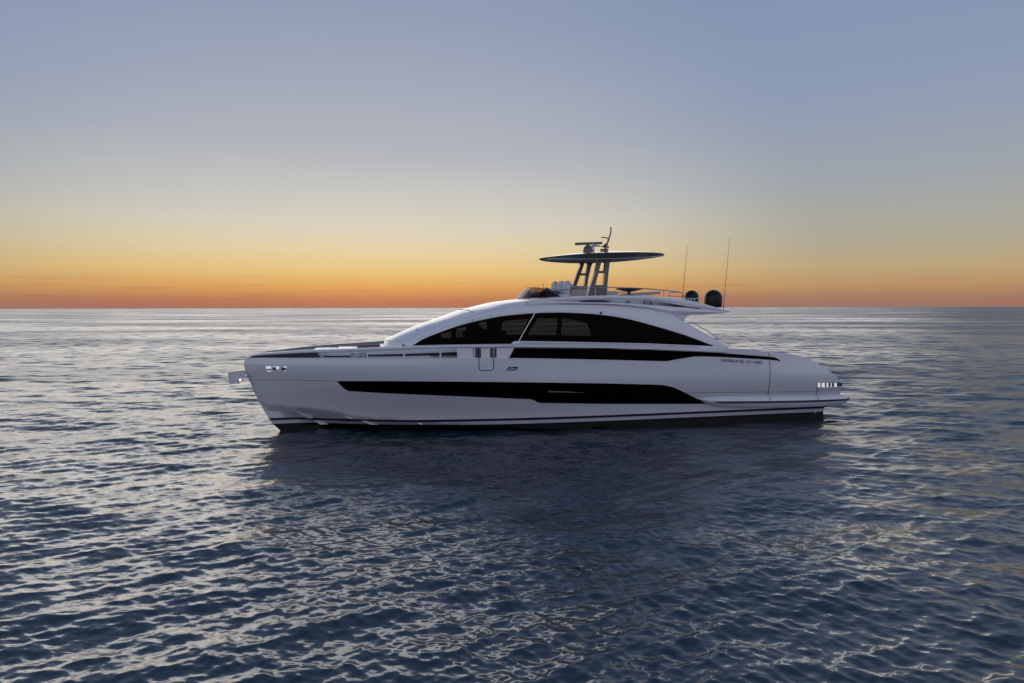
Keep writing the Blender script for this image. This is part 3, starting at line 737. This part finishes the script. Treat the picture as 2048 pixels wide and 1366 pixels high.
# glazing
g = MB(); rows = []
for px in np.linspace(818.6, 1427, 120):
    yt, yb = ftw(px) - .8, fbot(px); rows.append([V3(px, yt + (yb - yt) * j / 6, cabb, .0) for j in range(7)])
g.grid(rows)
for k, mb_ in enumerate((g, g.mirrored())):
    mb_.build('side_glass', 'tint', cab_o)
# dark frames behind the glass with real openings
def liner(holes, off, side):
    outer = [(px, ftw(px) - .5) for px in np.linspace(819, 1427, 90)] + [(px, fbot(px)) for px in np.linspace(1427, 819, 40)]
    loops = [outer] + holes; flat = []
    cc = [[V3(a, b2, cabb, off) for a, b2 in lp] for lp in loops]
    tri = geometry.tessellate_polygon([[Vector((p.x, p.z, 0)) for p in lp] for lp in cc])
    s_ = MB(); s_.add([p for lp in cc for p in lp], [tuple(t) for t in tri]); return s_ if side < 0 else s_.mirrored()
def q(*p): return list(p)
holes = [q((881.3, 668.2), (890, 665.5), (902.8, 662.2), (902.8, 678), (897, 678.2), (893, 674), (890, 678), (884, 676.5)),
         q((912.3, 657.5), (931.9, 653.6), (931.9, 677.6), (912, 678)),
         q((957.6, 644.7), (973.4, 641.8), (973.9, 658.8), (966, 657), (963.5, 653.5), (957.6, 651.5)),
         q((1004, 646.5), (1008.5, 641.6), (1057.5, 637.6), (1042.5, 668.9), (1004, 668.9)),
         q((1075, 636.2), (1115.4, 636.2), (1112.9, 670), (1055.6, 669.6)),
         q((1124.6, 636.9), (1160, 641.5), (1197.4, 649.9), (1194.5, 672), (1122.5, 670.7))]
liner(holes, -.035, -1).build('window_frame', 'lining', cab_o)
far = [[(846, 686), (880, 672), (930, 655), (1000, 641), (1060, 634.5), (1140, 634), (1200, 640), (1250, 652), (1262, 678), (1262, 684), (1000, 683), (900, 686)]]
liner(far, -.035, 1).build('window_frame', 'lining', cab_o)
s_ = MB(); x0, _ = U(860, 690, cabb); x1, _ = U(1420, 690, cabb)
s_.box(((x0 + x1) / 2, 0, 2.72), (x1 - x0, 4.1, .04)); s_.build('cabin_floor', 'lining', cab_o)
# a helm console and a divider inside the saloon
s_ = MB(); xh, _ = U(948, 670, 0.); s_.box((xh, 0.6, 3.1), (.5, 1.6, .7), bev=.06); s_.box((xh + 1.2, 1.2, 3.0), (.5, .5, .9), bev=.08); s_.build('helm_console', 'lining', cab_o)
# moulding and hand rail under the side window
md = [(1021.8, 689.4), (1024, 686), (1027.5, 683), (1033, 682.2), (1117, 683.2), (1293, 686.9), (1400, 691.2), (1452, 693.6)]
mdb = [(1021.8, 690.2), (1024, 690), (1027.5, 690), (1033, 690), (1117, 690.5), (1293, 694), (1400, 698.2), (1452, 700)]
cab3 = lambda x, z: cabb(x, z) + .05
s_ = strip_same(md, mdb, cab3, 0, 80, 3, thick=.12); s_.mirror(); mold_o = s_.build('side_moulding', 'cap', yacht, sharp=30)
sub(line_on(resample([(1040, 685.4), (1117, 685.9), (1293, 689.4), (1400, 693.6)], 40), lambda x, z: cabb(x, z) + .12, 0, .035), 'hand_rail', 'chrome', mold_o)
sub(line_on([(1036, 683.5), (1052.5, 654.5), (1069, 626.2)], cabb, .05, .03), 'window_strut', 'chrome', cab_o)
sub(line_on([(1376, 646.5), (1381, 646.2), (1389, 647.4), (1410, 659.2), (1434.5, 674.5), (1437, 681)], lambda x, z: cabb(x, z) + .0, 0, .035), 'pillar_hand_rail', 'steel', cab_o)
s_ = strip_same([(1456, 696.4), (1508, 698.2), (1512, 700.2)], [(1458, 699.0), (1508, 700.6), (1512, 701)], lambda x, z: hull(x, z) - .02, .03, 10, 2, thick=.2)
sub(s_, 'deck_glint', 'white', yacht)  # white slab stands in for a bright reflection on the aft deck

# ================================================================== flybridge
T_ = [(1056, 601.5), (1062.2, 600.6), (1090, 597.6), (1131.8, 593.8), (1170, 592), (1211.8, 591.2), (1285.6, 591.8), (1330, 594.8), (1367.6, 599), (1408.7, 608.2), (1440, 617), (1458.9, 621.8)]
St = [(1056, 605), (1100, 602.6), (1142, 601.2), (1203.6, 599.6), (1285.6, 600.2), (1326.6, 605), (1388, 615.5), (1420, 620), (1458.9, 624)]
Sb = [(1056, 605), (1100, 602.6), (1142, 603.2), (1165, 604.4), (1211.8, 605.2), (1260, 607), (1306, 610.4), (1388, 616.6), (1420, 620), (1458.9, 624)]
Bt = [(1056, 610.2), (1060, 610), (1131.8, 609.0), (1180, 609), (1224, 610.4), (1285.6, 617), (1315, 624), (1343, 630.3), (1400, 629.6), (1440, 628), (1453, 627.2), (1458.9, 624.6)]
fT, fSt, fSb, fBt = map(pchip, (T_, St, Sb, Bt))
def flyb(x, z): return cabb(min(x, 14.5), 4.2) + .05 * smooth(9.5, 12, x)
pxs = list(np.linspace(1056, 1440, 90)) + [1444, 1448, 1452, 1455, 1457, 1458.9]
rows = []; rows2 = []
for px in pxs:
    k = smooth(1056, 1150, px)
    t, a, b2, c = (V3(px, f(px), flyb) for f in (fT, fSt, fSb, fBt))
    inn = .14
    rows.append([Vector((c.x, c.y + .25 * k + .02, c.z + .0)), Vector((c.x, c.y + .06 * k, c.z + .02 * k)), c.lerp(b2, .5) + Vector((0, -.03 * k, 0)), b2, Vector((b2.x, b2.y + .3, b2.z + .004)), Vector((b2.x, 0, b2.z + .004))])
    rows2.append([a, a.lerp(t, .5) + Vector((0, -.035 * k, 0)), t, Vector((t.x, t.y + inn * .5, t.z + .01)), Vector((t.x, t.y + inn, t.z - .01)), Vector((a.x, a.y + inn, a.z))])
s_ = MB(); s_.grid(rows); s_.grid([[r[0], Vector((r[0].x, 0, r[0].z))] for r in rows]); s_.mirror()
s_.grid([[p for p in rows[-1]], [Vector((p.x, -p.y, p.z)) for p in rows[-1]]])
fly_o = s_.build('flybridge_deck', 'white', yacht, sharp=35)
s_ = MB(); s_.grid(rows2, True); s_.add(rows2[0], [tuple(range(6))]); s_.add(rows2[-1], [tuple(range(6))]); s_.mirror()
# aft closing rim
e0 = rows2[-1]; s_.grid([[p for p in e0], [Vector((p.x, -p.y, p.z)) for p in e0]], True)
coam_o = s_.build('flybridge_coaming', 'white', fly_o, sharp=35)
# aft deck top of the overhang (carries the domes)
s_ = MB(); g = []
for px in np.linspace(1335, 1457, 20):
    t = V3(px, fT(px) + 1.2, flyb); g.append([Vector((t.x, t.y + .1, t.z)), Vector((t.x, 0, t.z + .02)), Vector((t.x, -t.y - .1, t.z))])
s_.grid(g); s_.build('dome_shelf', 'cap', fly_o)
# bracket between overhang and pillar
br = [U(a, b2, lambda x, z: cabb(x, z) - .05) for a, b2 in [(1330, 624), (1343, 629), (1383, 629.6), (1378, 631), (1372, 634.5), (1369, 638.5), (1368.5, 643.5), (1350, 634)]]
s_ = MB(); s_.prism(br, -cabb(14, 4) + .02, -cabb(14, 4) + .2); sub(s_, 'overhang_bracket', 'silver', fly_o)
# slit of dark line where coaming meets wing aft
sub(line_on(resample([(1384, 614.8), (1392, 616.4), (1400, 617.6)], 8), flyb, .012, .03), 'coaming_slit', 'dark_grey', fly_o)
# smoked windscreen
P = lambda px, py, b: V3(px, py, b)
nb0, nt0 = P(1054, 600.6, 1.15), P(1076, 575.4, 1.0)
aft = P(1122, 593.4, 1.75)
def mir(p): return Vector((p.x, -p.y, p.z))
s_ = MB(); n_ = 10; bot, topl = [], []
for k in range(n_ + 1):
    y = -1 + 2 * k / n_; bl = .16 * (1 - y * y)
    bot.append(Vector((nb0.x - bl, nb0.y * -y, nb0.z + .02 * (1 - y * y)))); topl.append(Vector((nt0.x - bl, nt0.y * -y, nt0.z + .03 * (1 - y * y))))
s_.grid([[b2.lerp(t, j / 4) for j in range(5)] for b2, t in zip(bot, topl)])
ws_o = s_.build('windscreen', 'screen_front', fly_o)
s_ = MB()
g = []
for k in range(9):
    t = k / 8; b2 = nb0.lerp(aft, t); tp = nt0.lerp(aft, t) + Vector((0, 0, .10 * t * (1 - t) * 2)); g.append([b2.lerp(tp, j / 3) for j in range(4)])
s_.grid(g)
ws = s_.build('windscreen', 'screen', fly_o); s_.mirrored().build('windscreen', 'screen', fly_o)
s_ = MB(); s_.tube([r[-1] for r in g], .01, 5); s_.tube([bot[0], topl[0]], .01, 5); s_.mirror(); s_.tube(topl, .008, 5); s_.tube(bot, .015, 5); s_.build('windscreen_edge', 'darkmetal', ws_o)
# helm dash behind the screen
s_ = MB(); d = P(1080, 590, .4); s_.box((d.x + .25, 0, d.z - .12), (.8, 2.2, .5), bev=.12); s_.box((d.x + .3, -.4, d.z + .14), (.3, .5, .18), Matrix.Rotation(.5, 3, 'Y'), bev=.03)
s_.tube([d + Vector((.1, 0, .0)), d + Vector((.12, 0, .38)), d + Vector((.14, 0, .42))], .012, 6)
s_.build('helm_dash', 'dark_grey', fly_o)
# three helm seats
def helm_seat(px, b):
    a = P(px, 592.5, b); s_ = MB(); n_ = 16; rows = []
    # shell: superellipse disc leaning aft, thick in x
    H, W_, T = .30, .27, .10
    for xi, sc in [(-T, .0), (-T, .62), (-T * .8, .84), (-T * .3, .97), (T * .35, 1.0), (T * .8, .93), (T, .8)]:
        row = []
        for k in range(n_ * 2):
            th = math.pi * k / n_; c, s = math.cos(th), math.sin(th)
            y = W_ * sc * math.copysign(abs(c) ** .75, c); z = H * sc * math.copysign(abs(s) ** .75, s)
            row.append(a + Vector((xi + .22 * (z + H) * .35 + .03, y, .28 + z)))
        rows.append(row)
    s_.grid(rows, True); o = s_.build('helm_seat', 'seat', fly_o)
    s_ = MB(); r2 = [[p + Vector((.005, 0, 0)) for p in rows[-1]], [a + (p - a) * 1 + Vector((.05, 0, 0)) for p in rows[-1]]]
    c = sum(r2[1], Vector()) / len(r2[1]); r2[1] = [c + (p - c) * .82 for p in r2[1]]; s_.grid(r2, True); s_.add(r2[1], [tuple(range(len(r2[1])))])
    s_.build('seat_shell', 'seatback', o)
    s_ = MB(); s_.box(a + Vector((-.12, 0, .0)), (.42, .48, .14), bev=.05); s_.build('seat_cushion', 'seat', o)
for px, b in [(1130, .95), (1118, .40), (1106, -.15)]: helm_seat(px, b)
# wet bar console with cushions
a, b2 = P(1141.5, 596, -.5), P(1172.5, 572.4, -.5)
s_ = MB(); s_.box(((a.x + b2.x) / 2, .9, (a.z + b2.z) / 2 - .06), (b2.x - a.x, 1.0, b2.z - a.z - .12), bev=.03); bar_o = s_.build('wet_bar', 'cream', fly_o)
s_ = MB(); s_.box(((a.x + b2.x) / 2 + .01, .9, b2.z - .035), (b2.x - a.x + .06, 1.06, .06), bev=.025); s_.box(((a.x + b2.x) / 2, .9, b2.z - .13), (b2.x - a.x + .03, 1.04, .035), bev=.015); s_.build('counter_top', 'seat', bar_o)
# furniture seen over and through the coaming
def fbox(px0, px1, py0, py1, b, d, name, m, rot=0., bev=.04):
    a, c = P(px0, py1, b), P(px1, py0, b); s_ = MB()
    s_.box(((a.x + c.x) / 2, -b + d / 2, (a.z + c.z) / 2), (abs(c.x - a.x), d, abs(c.z - a.z)), Matrix.Rotation(rot, 3, 'Y') if rot else None, bev=bev); return s_.build(name, m, fly_o)
fbox(1213, 1236, 582.2, 604, 1.2, 1.6, 'sofa', 'cushion')
fbox(1268, 1322, 585.2, 590.4, 1.2, 1.9, 'sun_lounger', 'cushion', -.10, .03)
fbox(1150, 1400, 603, 607, .6, 1.0, 'locker_bench', 'cream')
fbox(1165, 1208, 598, 607, 1.55, .4, 'mast_foot', 'dark_grey')
fbox(1222, 1252, 598, 608, 1.4, 1.6, 'bench_seat', 'seat')
fbox(1262, 1288, 598, 609, 1.4, 1.6, 'bench_seat', 'seat')
fbox(1292, 1302, 600, 610, 1.5, 1.4, 'bench_seat', 'cushion')
fbox(1306, 1350, 602, 613, 1.5, 2.6, 'bench_seat', 'seat')
fbox(1100, 1390, 600, 612, -1.9, .2, 'inner_lining', 'cream')
# table
a = P(1258, 592, .3); t_ = P(1258, 578.4, .3); s_ = MB(); s_.tube([a, t_], .07, 12)
tab = s_.build('table_pedestal', 'darkmetal', fly_o); s_ = MB()
s_.lathe([(.0, -.10), (.18, -.09), (.35, -.045), (.50, -.01), (.52, .01), (.50, .03), (0, .035)], t_, 30, (1, 1.3)); s_.build('table_top', 'darkmetal', tab)
# rails
def rail(paths, posts, b, name, r=.018, m='steel'):
    s_ = MB()
    for p in paths: s_.tube([V3(x, y, b) for x, y in p], r, 8)
    for p in posts: s_.tube([V3(x, y, b) for x, y in p], r * .9, 8)
    sub(s_, name, m, fly_o)
rb_ = lambda x, z: flyb(x, z) - .12
rail([resample([(1111, 581.4), (1140, 578.6), (1181, 575.8), (1211.8, 575.2), (1265, 576), (1326.6, 580.5), (1357, 584)], 40) + [(1362, 585.4), (1365.5, 588), (1371.7, 599)]],
     [[(1190.4, 576), (1190.4, 593)], [(1327.6, 580.8), (1327.6, 596)]], rb_, 'guard_rail')
rail([[(1336.4, 596), (1336.8, 588), (1338.6, 585.8), (1342, 584.8), (1357, 584.4)]], [[(1337, 591.6), (1366, 593.4)]], lambda x, z: flyb(x, z) - .5, 'guard_rail', .014)
rail([[(1366, 597), (1398.5, 597)]], [[(a, 597), (a, 602)] for a in (1371, 1377, 1383, 1389)], lambda x, z: flyb(x, z) - .3, 'aft_rail', .012, 'chrome')
# domes
def dome(px0, px1, py0, py1, b, tilt=0.):
    xc = (px0 + px1) / 2; a = P(xc, py1, b); t = P(xc, py0, b); l_ = P(px0, py1, b); r_ = (P(px1, py1, b).x - l_.x) / 2; h = t.z - a.z
    s_ = MB(); pr = [(r_ * .86, 0), (r_ * .93, .05)]
    zc = h - r_ * .95
    pr += [(r_ * math.cos(math.pi / 2 * k / 12), zc + r_ * .95 * math.sin(math.pi / 2 * k / 12)) for k in range(1, 13)]
    s_.lathe(pr, a, 36); return s_.build('satellite_dome', 'dome', fly_o)
dome(1409.9, 1442.5, 579.6, 615, 1.1); dome(1369.8, 1396, 580.6, 606, -1.5)
# whip antennas
for (x0, y0), (x1, y1), b in [((1365, 596), (1374.8, 489.2), 1.7), ((1446.4, 617), (1459.3, 475.9), 1.7)]:
    s_ = MB(); A, B_ = P(x0, y0, b), P(x1, y1, b); s_.tube([A, A.lerp(B_, .3), B_], [.013, .010, .006], 6); s_.tube([A, A.lerp(B_, .05)], .02, 8)
    s_.build('whip_antenna', 'darkmetal', fly_o)

# ================================================================== mast and hardtop
mast_o = None
def leg(poly_out, holes_, b, th, name):
    mbs = []
    loops = [poly_out] + holes_
    cc = [[U(a, c, b) for a, c in lp] for lp in loops]
    tri = geometry.tessellate_polygon([[Vector((x, z, 0)) for x, z in lp] for lp in cc])
    s_ = MB(); f = [p for lp in cc for p in lp]; n = len(f)
    v = [Vector((x, -b - th / 2, z)) for x, z in f] + [Vector((x, -b + th / 2, z)) for x, z in f]
    fc = [tuple(t) for t in tri] + [tuple(i + n for i in t) for t in tri]; k = 0
    for lp in cc:
        m_ = len(lp); fc += [(k + i, k + (i + 1) % m_, k + (i + 1) % m_ + n, k + i + n) for i in range(m_)]; k += m_
    s_.add(v, fc); return s_
near = leg([(1186, 509), (1224, 509), (1220.5, 517), (1218.4, 524), (1215.8, 545), (1213.4, 570), (1212.4, 606), (1170, 606), (1175, 586), (1186.5, 552), (1193.5, 524), (1193, 517)],
           [[(1202.6, 519.6), (1209.4, 519.6), (1208.2, 539), (1205.5, 542), (1196.8, 542)], [(1195.6, 546.6), (1208, 546.6), (1205.8, 570.2), (1189.6, 570.2)]], 1.0, .16, 'mast_leg')
mast_o = near.build('mast_leg', 'mast', yacht)
farl = leg([(1150, 512), (1198, 512), (1193, 519), (1186, 523.5), (1181.5, 532), (1175.8, 556), (1173, 575), (1172.6, 600), (1134, 600), (1144.6, 571.3), (1154, 545), (1160, 531), (1158.5, 524), (1153, 518.5)],
           [[(1168, 525.4), (1174.4, 525.4), (1170.6, 546.6), (1161, 546.6)], [(1159.4, 551), (1170, 551), (1167.2, 572), (1152, 572)]], -1.0, .16, 'mast_leg')
farl.build('mast_leg', 'mast', yacht)
# hardtop: an oval wing, light underneath, dark above
xl, zl = U(1077.6, 514.6, 0.); xr, zr = U(1326.8, 508, 0.); cx = (xl + xr) / 2; A_ = (xr - xl) / 2; Bw = 1.62
def zmid(x): t = (x - xl) / (xr - xl); return zl * (1 - t) + zr * t + .0
def outline(x): t = min(abs((x - cx) / A_), 1); return Bw * (1 - t ** 2.1) ** .62
_, z505 = U(1200, 508.8, 1.55)
NX = 46
def topz(x, y):
    t = min(abs((x - cx) / A_), 1); o = outline(x); w_ = min(abs(y) / max(o, 1e-3), 1)
    return .13 * (1 - t ** 2) ** .8 + .14 * (1 - w_ ** 2) * (1 - t ** 2)
xs_ = [cx + A_ * math.sin(math.pi / 2 * (2 * i / NX - 1)) for i in range(NX + 1)]
arc = lambda x: (z505 - zmid(cx)) * (1 - ((x - cx) / A_) ** 2)
up, rim_, lowr = [], [], []
for x in xs_:
    o = outline(x); zb = zmid(x) + arc(x) - .05
    up.append([Vector((x, o * math.sin(math.pi / 2 * (2 * j / 16 - 1)), zb + topz(x, o * math.sin(math.pi / 2 * (2 * j / 16 - 1))) )) for j in range(17)])
    th = .02 + .05 * (1 - abs((x - cx) / A_) ** 2)
    lowr.append([Vector((x, o * .93 * (2 * j / 16 - 1), zb - th)) for j in range(17)])
s_ = MB(); s_.grid(up); s_.grid([[r[0] for r in up], [r[0] for r in lowr]]); s_.grid([[r[-1] for r in up], [r[-1] for r in lowr]]); s_.grid([up[0], lowr[0]]); s_.grid([up[-1], lowr[-1]])
top_o = s_.build('hardtop', 'top_dark', yacht, sharp=50)
s_ = MB(); s_.grid(lowr); s_.build('hardtop_underside', 'top_under', top_o)
# pale ribs added in place of glossy reflections along the underside
for f0 in (-.90, -.52, .05, .62):
    s_ = MB(); s_.tube([Vector((x, outline(x) * f0, zmid(x) + arc(x) - .05 - (.02 + .05 * (1 - abs((x - cx) / A_) ** 2)) - .012)) for x in xs_[6:-6]], .020, 6)
    s_.build('glint_rib', 'top_glint', top_o)
# radar scanner, horn, mast pole
A1, B1 = P(1149.8, 488.0, .0), P(1204.4, 486.2, .0); s_ = MB(); ctr = P(1176, 501.5, .0)
s_.lathe([(.0, -.16), (.21, -.15), (.20, .02), (.18, .11), (.12, .18), (.06, .21), (.05, .30), (0, .30)], ctr + Vector((0, 0, 0)), 24)
rad = s_.build('radar_pedestal', 'mast', top_o); s_ = MB(); mid = (A1 + B1) / 2; dd = (B1 - A1)
s_.box(mid, (dd.length, .12, .10), Matrix.Rotation(-math.atan2(dd.z, dd.x), 3, 'Y'), bev=.03); s_.build('radar_scanner', 'mast', rad)
s_ = MB(); a = P(1187.5, 491, .6); s_.box(a + Vector((0, 0, -.16)), (.05, .05, .26), bev=.01)
s_.tube([a + Vector((-.05, -.04, 0)), a + Vector((.0, -.02, 0)), a + Vector((.25, 0, -.02))], [.09, .04, .02], 14); s_.build('air_horn', 'steel', top_o)
s_ = MB(); s_.tube([P(*p) for p in [(1209.5, 500.5, .1), (1217, 480, .1), (1221.6, 466, .1), (1221.8, 458, .1), (1221.8, 454.4, .1)]], [.05, .035, .028, .028, .03], 8)
pole = s_.build('light_mast', 'mast', top_o)
s_ = MB(); s_.tube([P(1216.5, 477.2, .1), P(1210, 474.8, .1), P(1202.8, 475.2, .1)], .022, 6); 
s_.build('mast_bracket', 'mast', pole)
s_ = MB(); s_.tube([P(1190, 492.5, .2), P(1211, 493, .1)], .015, 6); s_.build('mast_stay', 'mast', pole)
s_ = MB(); s_.box(P(1208, 501, .1), (.3, .12, .12), bev=.01); s_.build('mast_base', 'mast', pole)
s_ = MB(); s_.tube([P(1215.5, 500, -.1), P(1215.8, 496, -.1)], .02, 6); s_.lathe([(0, -.03), (.04, -.02), (.04, .03), (0, .05)], P(1216, 494.5, -.1), 10); s_.build('anchor_light', 'mast', top_o)
s_ = MB(); s_.add([P(1203.5, 493.5, .1), P(1211.5, 486.5, .1), P(1213.5, 490, .1), P(1210.5, 496.5, .1), P(1206, 494.5, .1)], [(0, 1, 2, 3, 4)])
s_.v = s_.v + [v + Vector((0, .02, 0)) for v in s_.v]; s_.f += [(5, 6, 7, 8, 9)] + [(i, (i+1) % 5, (i+1) % 5 + 5, i + 5) for i in range(5)]; s_.build('furled_flag', 'red', pole)

# ================================================================== anchor on its bow arm
s_ = MB(); arm = [(457.6, 744.4), (462, 742.6), (488.5, 739.0), (497, 753.6), (494, 755), (478, 757), (476.5, 762), (468, 767), (461, 767)]
s_.prism([U(a, b2, .0) for a, b2 in arm], -.16, .16); arm_o = s_.build('anchor_arm', 'silver', yacht, sharp=20)
s_ = MB(); c = U(472, 762, .17); c = Vector((c[0], -.17, c[1]))
s_.prism([U(a, b2, .2) for a, b2 in [(466.5, 763.5), (470, 759.5), (477, 757.5), (478.5, 759), (475, 765), (471, 767.6), (468, 766.5)]], -.30, -.17)
s_.prism([U(a, b2, .0) for a, b2 in [(475, 766.5), (479, 757.5), (481.5, 761.5), (478, 767.5)]], -.17, .2)
s_.build('anchor', 'chrome', arm_o)
s_ = MB(); s_.box(Vector((U(493.5, 752, .1)[0], 0, U(493.5, 752, .1)[1])), (.06, .36, .16), bev=.02); s_.build('anchor_roller', 'chrome', arm_o)
